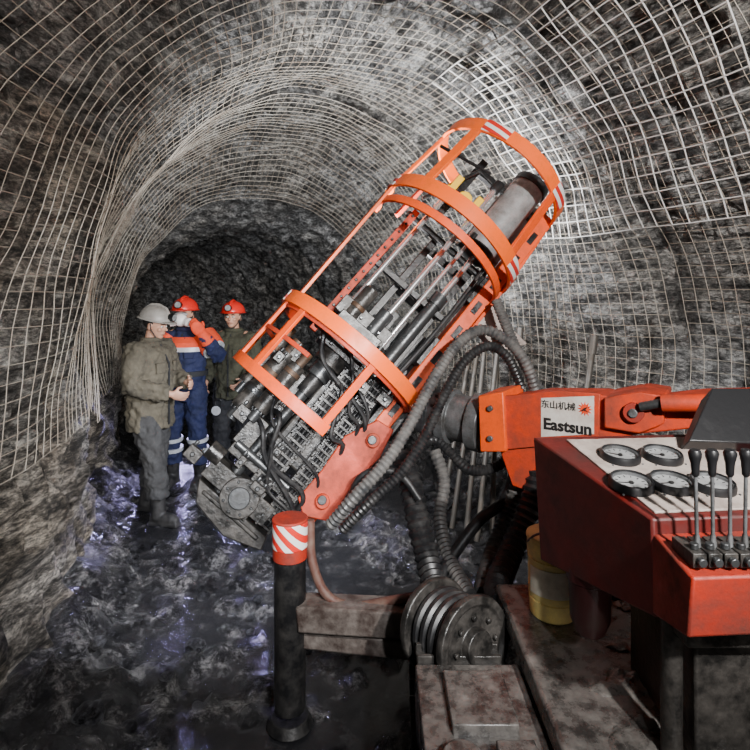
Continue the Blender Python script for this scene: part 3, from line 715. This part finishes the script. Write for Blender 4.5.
# control console
TL, TF = P(533, 437, 1.75), P(652, 519, 1.30)
BL, BF = P(540, 560, 1.75), P(655, 618, 1.30)
W = V((0.72, 0.06, 0))
m = MB(); m.prism([TL, TF, BF, BL], W); con = m.build('control_console', M['redcon'], rig, bevel=.006)
z0 = TF.z-.035
ldg = [V((TF.x+.004, 1.31, z0)), V((TF.x+.004, 1.14, z0-.02)), V((TF.x+.004, 1.16, z0-.155)), V((TF.x+.004, 1.31, z0-.19))]
m = MB(); m.prism(ldg, (0.70, .05, 0)); m.build('console_front', M['redfront'], con, bevel=.006)
nrm = (TF-TL).cross(W).normalized(); nrm = nrm if nrm.z > 0 else -nrm
def onpanel(px, py, h=0.004):
    d_ = ray(px, py); t = (TL+nrm*h-CAM).dot(nrm)/d_.dot(nrm); return CAM+d_*t
m = MB(); m.prism([onpanel(566, 441, 0), onpanel(655, 514, 0), onpanel(800, 508, 0), onpanel(720, 438, 0)], nrm*.006)
m.build('gauge_panel', M['cream'], con, bevel=.002)
px_ = W.normalized(); py_ = nrm.cross(px_).normalized()
for k, q in enumerate(((620, 458), (662, 458), (631, 486), (671, 486), (712, 487))):
    c_ = onpanel(*q, .006); r = .051
    m = MB(); m.lathe(c_, nrm, [(0.0, r*1.08), (.012, r*1.08), (.020, r*1.02), (.021, r*.96), (.014, r*.92), (.0, r*.92)], cap=False, closed=True)
    g = m.build('gauge', M['blackp'], rig)
    m = MB(); m.lathe(c_, nrm, [(.004, r*.93), (.016, r*.93), (.016, r*.88), (.004, r*.88)], cap=False, closed=True); m.build('rim', M['steel'], g)
    m = MB(); m.cyl(c_+nrm*.002, c_+nrm*.008, r*.90, seg=36); m.build('dial', M['dial'], g)
    m = MB()
    for i in range(11):
        a = rad(225-27*i); e = px_*math.cos(a)+py_*math.sin(a); m.bar(c_+nrm*.0085+e*r*.62, c_+nrm*.0085+e*r*.78, .0022, .001, nrm)
    a = rad(150+k*11); e = px_*math.cos(a)+py_*math.sin(a); m.bar(c_+nrm*.0095-e*r*.15, c_+nrm*.0095+e*r*.6, .003, .001, nrm); m.cyl(c_+nrm*.008, c_+nrm*.012, .006, seg=10)
    m.build('needle', M['mark'], g)
    m = MB()
    for i in range(4): a = rad(45+90*i); e = px_*math.cos(a)+py_*math.sin(a); m.cyl(c_+e*r*1.2, c_+e*r*1.2+nrm*.003, .003, seg=8)
    m.build('screw', M['steel'], g)
m = MB()
for i in range(8):
    c_ = V((.675+.033*i, 1.205, z0+.004)); m.mi = 0; m.box(c_, (.029, .085, .030)); m.mi = 1; m.cyl(c_+V((0, -.02, .015)), c_+V((0, -.02, .028)), .009, seg=12)
    m.cyl(c_+V((0, -.042, .0)), c_+V((0, -.055, .0)), .010, seg=8)
m.build('valve_bank', [M['mudblack'], M['dsteel']], con, bevel=.002)
for i, lx in enumerate((697, 713, 730, 745, 762)):
    b_ = P(lx, 541, 1.20); t_ = P(lx+(i-2)*.8, 474, 1.19)
    m = MB(); m.cyl(b_, t_, .0040, seg=10); m.cyl(b_-V((0, 0, .012)), b_+V((0, 0, .014)), .008, .005, seg=12); lv = m.build('lever', M['steel'], rig)
    dd = (t_-b_).normalized(); m = MB(); prof = [(0, .005), (.004, .0078), (.012, .008), (.03, .0095), (.042, .0125), (.051, .0135), (.058, .010), (.060, .003)]
    m.tube([t_-dd*.005+dd*t for t, r in prof], [r for t, r in prof], 20); m.build('lever_knob', M['blackp'], lv)
m = MB(); hp = [P(689, 441, 1.62), P(712, 388, 1.74), P(830, 388, 1.74), P(830, 446, 1.62)]
m.prism(hp, (0, .06, -.05)); hood = m.build('hood', M['blackp'], rig, bevel=.004)
m = MB(); m.box((1.04, 1.5, .90), (.56, .34, .36)); m.box((1.02, 1.42, 1.06), (.62, .30, .05)); m.cyl((.72, 1.36, .72), (.72, 1.36, 1.06), .025)
m.build('console_stand', M['mudblack'], rig, bevel=.006)
c_ = P(590, 600, 1.62); m = MB(); prof = [(-.095, .012), (-.09, .04), (-.05, .056), (.06, .060), (.065, .066), (.11, .066)]
m.tube([c_+V((0, 0, t)) for t, r in prof], [r for t, r in prof], 28); m.build('filter_bowl', mat('maroon_plastic', (.04, .010, .010), .35, 0, .3, (.06, .05, .04)), rig)

# yellow drum on the deck
dl = P(553, 608, 1.95); dl.z = .726
dr = thing('plastic_drum', 'pale yellow plastic drum standing on the muddy deck behind the console', 'drum', dl)
m = MB(); prof = [(0, .072), (.006, .078), (.06, .082), (.062, .078), (.07, .078), (.072, .083), (.20, .086), (.202, .082), (.21, .082), (.213, .088), (.262, .088)]
m.tube([dl+V((0, 0, t)) for t, r in prof], [r for t, r in prof], 36); m.build('drum_body', M['drum'], dr)
m = MB(); m.cyl(dl+V((0, 0, .262)), dl+V((0, 0, .276)), .091, seg=36); m.cyl(dl+V((.03, 0, .276)), dl+V((.03, 0, .29)), .02, seg=20); m.build('drum_lid', M['drum'], dr, bevel=.003)
m = MB(); rs = []
for i in range(15):
    a = rad(195+10*i); e = V((math.cos(a), math.sin(a), 0)); rs.append([dl+e*.0855+V((0, 0, .09)), dl+e*.0875+V((0, 0, .09)), dl+e*.0885+V((0, 0, .18)), dl+e*.0865+V((0, 0, .18))])
m.rings(rs); m.build('drum_label', M['drumw'], dr)
m = MB(); m.tube(spline([dl+V((-.09, 0, .25)), dl+V((-.07, -.06, .30)), dl+V((0, -.08, .315)), dl+V((.07, -.06, .30)), dl+V((.09, 0, .25))]), .004, 8); m.build('drum_handle', M['steel'], dr)

# ------------------------------------------------------------------ PEOPLE
def remesh(o, vox, sit=4, disp=0, dscale=.08):
    r = o.modifiers.new('remesh', 'REMESH'); r.mode = 'VOXEL'; r.voxel_size = vox; r.use_smooth_shade = True
    if sit: q = o.modifiers.new('smooth', 'SMOOTH'); q.factor = .5; q.iterations = sit
    if disp:
        t = bpy.data.textures.new('folds', 'CLOUDS'); t.noise_scale = dscale; t.noise_depth = 2
        d = o.modifiers.new('folds', 'DISPLACE'); d.texture = t; d.strength = disp; d.mid_level = .5; d.texture_coords = 'LOCAL'
def person(label, loc, rz, sc, pose, fit):
    root = thing('person', label, 'person', loc, rz); X = WM[root.name]@Matrix.Scale(sc, 4)
    bk = fit.get('bulk', 1.0)
    J = dict(pelvis=(0, 0, .93), chest=(0, .01, 1.22), neck=(0, -.005, 1.45), head=(0, .02, 1.60),
             sr=(.18, 0, 1.385), sl=(-.18, 0, 1.385), er=(.24, -.03, 1.10), el=(-.24, -.03, 1.10), wr=(.25, .08, .86), wl=(-.25, .08, .86),
             hr=(.09, 0, .90), hl=(-.09, 0, .90), kr=(.12, .03, .50), kl=(-.12, .03, .50), ar=(.13, -.02, .10), al=(-.13, -.02, .10))
    J.update(pose); J = {k: V(v) if k not in ('ry', 'rp', 'hand') else v for k, v in J.items()}
    hc = J['head']; HR = Matrix.Rotation(rad(pose.get('ry', 0)), 3, 'Z')@Matrix.Rotation(rad(pose.get('rp', 0)), 3, 'X')
    def h(x, y, z): return hc+HR@V((x, y, z))
    def pm(): return MB(X)
    def hand(m, w, e, side, g=1.0):
        d = (w-e).normalized(); n_ = V(pose.get('hand', {}).get(side, (-side*.9, .3, 0))); n_ = (n_-d*n_.dot(d)).normalized(); b = d.cross(n_)
        up = V((0, .5, .8)); b = b if b.dot(up) > 0 else -b
        R3 = Matrix((b, d, n_)).transposed(); m.ell(w+d*.05, (.043*g, .058*g, .018*g), R3)
        m.tube([w-d*.03, w+d*.02], [.027*g, .026*g], 10)
        for i, ln in enumerate((.072, .08, .075, .058)):
            q = w+d*.085+b*(.031-.0205*i); pth = [q-d*.02, q]; a = .15
            for f_, da in ((.42, .25), (.33, .55), (.25, .45)):
                a += da; q = q+(d*math.cos(a)+n_*math.sin(a))*ln*f_; pth.append(q)
            m.tube(pth, [.010*g, .0095*g, .009*g, .0085*g, .007*g], 8)
        q = w+d*.025+b*.033; m.tube([q-b*.015, q+(d*.5+b*.7+n_*.3).normalized()*.035, q+(d*.8+b*.6+n_*.5).normalized()*.065], [.014*g, .011*g, .009*g], 8)
    m = pm()
    m.loft([((0, 0, .84), .12, .085), (J['pelvis'], .14, .10), ((J['pelvis']+J['chest'])/2, .12, .09), (J['chest'], .15, .105), (J['neck']-V((0, 0, .08)), .145, .085), (J['neck'], .06, .055)])
    m.tube([J['neck']-V((0, 0, .05)), J['neck'], h(0, -.015, -.06)], [.062, .055, .052], 14)
    for s_ in 'rl':
        m.tube([J['s'+s_]*.6+J['neck']*.4, J['s'+s_], (J['s'+s_]+J['e'+s_])/2, J['e'+s_], (J['e'+s_]*.6+J['w'+s_]*.4), J['w'+s_]], [.05, .052, .045, .038, .038, .026], 12)
        m.tube([J['h'+s_], (J['h'+s_]+J['k'+s_])/2, J['k'+s_], J['k'+s_]*.6+J['a'+s_]*.4, J['a'+s_]], [.085, .072, .052, .052, .035], 12)
        t_ = J['a'+s_]; m.tube([t_+V((0, -.04, -.03)), t_+V((0, .05, -.045)), t_+V((0, .13, -.065))], [.035, .035, .022], 10)
        hand(m, J['w'+s_], J['e'+s_], 1 if s_ == 'r' else -1)
    m.ell(h(0, -.012, .025), (.077, .095, .092), HR); m.ell(h(0, .022, -.035), (.060, .068, .078), HR); m.ell(h(0, .052, -.088), (.032, .030, .024), HR)
    m.ell(h(0, .074, .022), (.048, .018, .012), HR); m.tube([h(0, .084, .004), h(0, .103, -.022), h(0, .108, -.033)], [.007, .010, .013], 10)
    for sx in (-1, 1): m.ell(h(sx*.076, -.005, -.015), (.010, .019, .032), HR); m.ell(h(sx*.036, .066, -.03), (.022, .018, .018), HR)
    m.ell(h(0, .082, -.062), (.024, .012, .012), HR)
    body = m.build('body', M['skin'], root); remesh(body, .0055, 3)
    for sx in (-1, 1):
        m = pm(); m.ell(h(sx*.030, .078, -.002), (.014, .010, .008), HR); m.mi = 1; m.ell(h(sx*.030, .086, -.002), (.006, .004, .006), HR); m.build('eye', [M['eyew'], M['hair']], root)
        m = pm(); m.tube([h(sx*.014, .094, .018), h(sx*.032, .092, .023), h(sx*.050, .078, .016)], [.003, .0045, .002], 6); m.build('eyebrow', M['hair'], root)
    if not fit.get('mask'):
        m = pm(); m.tube([h(-.022, .088, -.062), h(0, .096, -.060), h(.022, .088, -.062)], [.002, .005, .002], 8); m.build('mouth', M['lips'], root)
    m = pm(); m.ell(h(0, -.022, .020), (.081, .092, .075), HR, zmin=-.75); m.build('hair', M['hair'], root)
    bl = 1+(bk-1)*.6
    m = pm(); m.loft([((0, 0, .80), .15*bl, .115*bl), (J['pelvis'], .165*bl, .125*bl), (J['pelvis']+V((0, 0, .12)), .15, .115)])
    for s_ in 'rl': m.tube([J['h'+s_]+V((0, 0, .02)), J['h'+s_]*.5+J['k'+s_]*.5, J['k'+s_], J['k'+s_]*.5+J['a'+s_]*.5, J['a'+s_]*.72+J['k'+s_]*.28], [.108*bl, .098*bl, .082*bl, .080*bl, .078*bl], 16)
    o = m.build('trousers', M[fit['trousers']], root); remesh(o, .010, 3, .048, .06)
    for s_ in 'rl':
        a_, k_ = J['a'+s_], J['k'+s_]; m = pm(); m.tube([a_*.62+k_*.38, a_*.8+k_*.2, a_, a_+V((0, .0, -.05))], [.066, .062, .056, .055], 14)
        m.tube([a_+V((0, -.055, -.05)), a_+V((0, .03, -.048)), a_+V((0, .12, -.055)), a_+V((0, .175, -.066))], [.046, .050, .046, .030], 14)
        m.box(a_+V((0, .055, -.09)), (.09, .26, .022)); o = m.build('boot', M['boot'], root); remesh(o, .009, 3)
    m = pm(); ln = fit.get('hem', .80)
    m.loft([((0, 0, ln), .185*bk, .145*bk), ((0, 0, (ln+J['pelvis'].z)/2+.04), .182*bk, .143*bk), (J['pelvis']*.45+J['chest']*.55, .18*bk, .140*bk), (J['chest'], .195*bk, .145*bk), (J['chest']*.35+J['neck']*.65+V((0, -.005, 0)), .19*bk, .118*bk), (J['neck']-V((0, 0, .035)), .12, .085), (J['neck']+V((0, 0, .012)), .072, .068)])
    for s_ in 'rl':
        S_, E_, W_ = J['s'+s_], J['e'+s_], J['w'+s_]
        m.tube([S_*.55+J['neck']*.45-V((0, 0, .04)), S_, S_*.5+E_*.5, E_, E_*.55+W_*.45, W_-(W_-E_).normalized()*.015], [.075*bk, .084*bk, .078*bk, .072*bk, .064*bk, .050*bk], 16)
    o = m.build('jacket', M[fit['jacket']], root); remesh(o, .010, 2, .052, .06)
    m = pm(); m.tube([J['neck']+V((.078*math.cos(a), .072*math.sin(a)+.005, .012)) for a in [rad(i*20) for i in range(18)]], .020, 8, closed=True); o = m.build('collar', M[fit['jacket']], root)
    fy = .150*bk
    m = pm(); m.bar(V((0, fy, ln+.03)), J['chest']+V((0, fy-.01, .05)), .012, .010, (0, 1, 0)); m.bar(J['chest']+V((0, fy-.01, .05)), J['neck']+V((0, .085, -.03)), .012, .010, (0, 1, 0)); m.build('front_fastening', M['blacktr'], root)
    for sx in (-1, 1):
        m = pm(); m.box(J['chest']+V((sx*.085*bk, .134*bk, .02)), (.085, .022, .085), Matrix.Rotation(-sx*.35, 3, 'Z')); m.build('chest_pocket', M[fit['jacket']], root, bevel=.008)
    hm = M[fit['helmet']]; m = pm(); m.ell(h(0, -.012, .045), (.116, .138, .112), HR, 28, 12, zmin=0.0)
    m.loft([(h(0, -.012, .040), .117, .139), (h(0, -.008, .036), .130, .158), (h(0, -.006, .044), .122, .148)], 28, HR)
    m.ell(h(0, .10, .040), (.082, .075, .012), HR); m.tube([h(0, -.13, .10), h(0, -.07, .152), h(0, .0, .164), h(0, .07, .145), h(0, .115, .09)], .012, 8)
    hl = m.build('helmet', hm, root)
    m = pm(); m.cyl(h(0, .115, .085), h(0, .155, .09), .030, .034, seg=20); m.mi = 1; m.cyl(h(0, .155, .09), h(0, .158, .09), .028, seg=20); m.build('headlamp', [M['blackp'], M['dial'] if not fit.get('lit') else M['lamp']], hl)
    m = pm()
    for sx in (-1, 1): m.tube([h(sx*.095, .0, .045), h(sx*.080, .02, -.04), h(sx*.03, .055, -.112)], .004, 6)
    m.tube([h(-.03, .055, -.112), h(.03, .055, -.112)], .004, 6); m.build('chin_strap', M['blacktr'], hl)
    if fit.get('mask'):
        m = pm(); m.ell(h(0, .095, -.050), (.062, .058, .060), HR)
        for sx in (-1, 1): m.cyl(h(sx*.050, .10, -.065), h(sx*.092, .126, -.072), .040, seg=20)
        m.mi = 2; m.tube([h(-.082, -.02, -.02), h(-.05, .07, -.045)], .005, 6); m.tube([h(.082, -.02, -.02), h(.05, .07, -.045)], .005, 6)
        m.build('respirator', [M['maskw'], M['reflect'], M['blacktr']], root)
        m = pm(); m.ell(h(0, .086, .002), (.066, .022, .020), HR); m.build('goggles', M['dial'], root)
    if fit.get('gloves'):
        for s_ in fit['gloves']:
            m = pm(); hand(m, J['w'+s_], J['e'+s_], 1 if s_ == 'r' else -1, 1.35); d = (J['w'+s_]-J['e'+s_]).normalized(); m.tube([J['w'+s_]-d*.11, J['w'+s_]+d*.01], [.070, .046], 14)
            o = m.build('glove', M['orcloth'], root); remesh(o, .005, 2)
    def band(a, b, t0, t1, r, mt, nm):
        m = pm(); m.tube([a.lerp(b, t0), a.lerp(b, (t0+t1)/2), a.lerp(b, t1)], [r*.97, r, r*.97], 20); m.build(nm, M[mt], root)
    if fit.get('hivis'):
        for s_ in 'rl':
            band(J['k'+s_], J['a'+s_], .12, .20, .099*bl, 'reflect', 'reflective_stripe'); band(J['k'+s_], J['a'+s_], .36, .44, .099*bl, 'reflect', 'reflective_stripe')
            band(J['s'+s_], J['e'+s_], -.05, .60, .116*bk, 'orcloth', 'sleeve_panel'); band(J['s'+s_], J['e'+s_], .62, .72, .108*bk, 'reflect', 'reflective_stripe')
        m = pm(); m.loft([(J['chest']+V((0, 0, .08)), .212*bk, .160*bk), (J['chest']+V((0, 0, .12)), .208*bk, .154*bk), (J['neck']-V((0, 0, .06)), .17*bk, .115*bk)], 28); m.build('shoulder_panel', M['orcloth'], root)
        m = pm(); m.loft([(J['chest']+V((0, 0, .04)), .214*bk, .166*bk), (J['chest']+V((0, 0, .08)), .214*bk, .164*bk)], 28); m.build('reflective_stripe', M['reflect'], root)
        m = pm(); m.loft([(J['pelvis']+V((0, 0, .10)), .205*bk, .165*bk), (J['pelvis']+V((0, 0, .145)), .205*bk, .165*bk)], 28); m.build('belt', M['blacktr'], root)
    return root, X, J
def ground(px, Y):
    x = (px-375)*Y/F; return (x, Y, floorz(x, Y, False)+.005)
person('man in dusty khaki jacket and pale grey helmet turned right, leftmost of the three workers', ground(150, 4.62), rad(-103), 1.0,
       dict(neck=(0, .01, 1.45), head=(0, .055, 1.585), rp=-12, ry=0, er=(.27, .02, 1.12), wr=(.12, .27, 1.04), el=(-.27, .04, 1.12), wl=(-.10, .28, 1.10), kr=(.11, .12, .50), ar=(.12, .16, .10), kl=(-.11, -.01, .50), al=(-.12, -.12, .10)),
       dict(jacket='khaki', trousers='greytr', helmet='hwhite', hem=.74, bulk=1.18))
person('man in navy coveralls, red helmet and white respirator raising an orange glove', ground(186, 5.25), rad(176), 1.0,
       dict(head=(0, .03, 1.60), ry=0, er=(.32, .12, 1.14), wr=(.13, .28, 1.26), el=(-.34, .08, 1.22), wl=(-.23, .22, 1.44), hand={1: (-.5, -.6, .3), -1: (.5, -.5, .3)}),
       dict(jacket='navy', trousers='navy', helmet='hred', hem=.90, mask=1, gloves='rl', hivis=1, bulk=1.0))
person('man in olive green jacket and red helmet standing rightmost of the three workers', ground(234, 5.70), rad(172), 1.0,
       dict(head=(0, .03, 1.60), ry=4, er=(.27, .0, 1.10), wr=(.22, .18, .95), el=(-.26, .02, 1.10), wl=(-.18, .22, .98)),
       dict(jacket='olive', trousers='blacktr', helmet='hred', hem=.78, bulk=1.06))
hx = P(217, 410, 5.35)
tl = thing('hand_lamp', 'small round lamp hanging at waist height beside the olive jacket', 'lamp', hx)
m = MB(); m.cyl(hx+V((0, .03, 0)), hx+V((0, -.03, 0)), .035, .05, seg=20); m.build('lamp_body', M['blackp'], tl)
m = MB(); m.cyl(hx+V((0, -.03, 0)), hx+V((0, -.034, 0)), .044, seg=20); m.build('lamp_lens', M['reflect'], tl)
m = MB(); m.tube(spline([hx+V((-.02, .02, .03)), hx+V((-.02, .02, .09)), hx+V((.03, .02, .09)), hx+V((.02, .02, .03))]), .006, 8); m.build('lamp_handle', M['blackp'], tl)

# ------------------------------------------------------------------ LIGHTS, WORLD, CAMERA
def area(loc, tgt, size, e, col):
    l = bpy.data.lights.new('area_light', 'AREA'); l.shape = 'DISK'; l.size = size; l.energy = e; l.color = col
    o = bpy.data.objects.new('area_light', l); C.objects.link(o); o.location = loc
    o.rotation_euler = (V(tgt)-V(loc)).to_track_quat('-Z', 'Y').to_euler(); return o
def spot(loc, tgt, e, col, angd, blend=.6, r=.05):
    l = bpy.data.lights.new('spot_light', 'SPOT'); l.energy = e; l.color = col; l.spot_size = rad(angd); l.spot_blend = blend; l.shadow_soft_size = r
    o = bpy.data.objects.new('spot_light', l); C.objects.link(o); o.location = loc
    o.rotation_euler = (V(tgt)-V(loc)).to_track_quat('-Z', 'Y').to_euler(); return o
spot((1.1, -0.5, 2.7), (0.5, 4.0, 1.5), 860, (1, .98, .955), 78, .8, .05)
spot((0.1, -0.4, 2.2), (-1.4, 4.8, 0.9), 500, (.95, .97, 1.0), 44, .9, .04)
spot((1.3, -0.6, 2.3), (-1.8, 3.2, 1.9), 330, (1, .96, .90), 60, .9, .05)
spot((0.6, -0.6, 2.4), (-0.9, 3.0, 0.0), 300, (.95, .97, 1), 48, .9, .05)
area((0.8, -1.2, 1.6), (0.8, 3, 1.6), 0.8, 12, (1, .95, .9))
spot(tuple(lp+(V((-1.5, 4.7, 0.7))-lp).normalized()*.06), (-1.3, 4.1, 0.1), 240, (.84, .88, 1.0), 110, .7, .03)  # fill light placed at the added lamp behind the mast
up = MX@V((-0.05, 0.30, 1.35)); spot(tuple(up), (0.3, 5.0, 3.6), 480, (.97, .985, 1), 155, .7, .03)
up2 = MX@V((0.20, 0.33, 0.8)); spot(tuple(up2), (0.9, 4.6, 0.8), 130, (.96, .98, 1), 140, .6, .03)
spot((-2.45, 7.4, 1.05), (-1.3, 4.2, 0.0), 230, (.55, .50, 1.0), 50, .6, .10)
w = bpy.data.worlds.new('dark'); S.world = w; w.use_nodes = True
w.node_tree.nodes['Background'].inputs[0].default_value = (.5, .55, .65, 1); w.node_tree.nodes['Background'].inputs[1].default_value = .01
cam = bpy.data.cameras.new('camera'); co = bpy.data.objects.new('camera', cam); C.objects.link(co)
co.location = CAM; co.rotation_euler = (rad(90), 0, 0); cam.sensor_width = 36; cam.lens = F/750*36; cam.shift_y = -(375-HY)/750
cam.clip_start = .02; S.camera = co
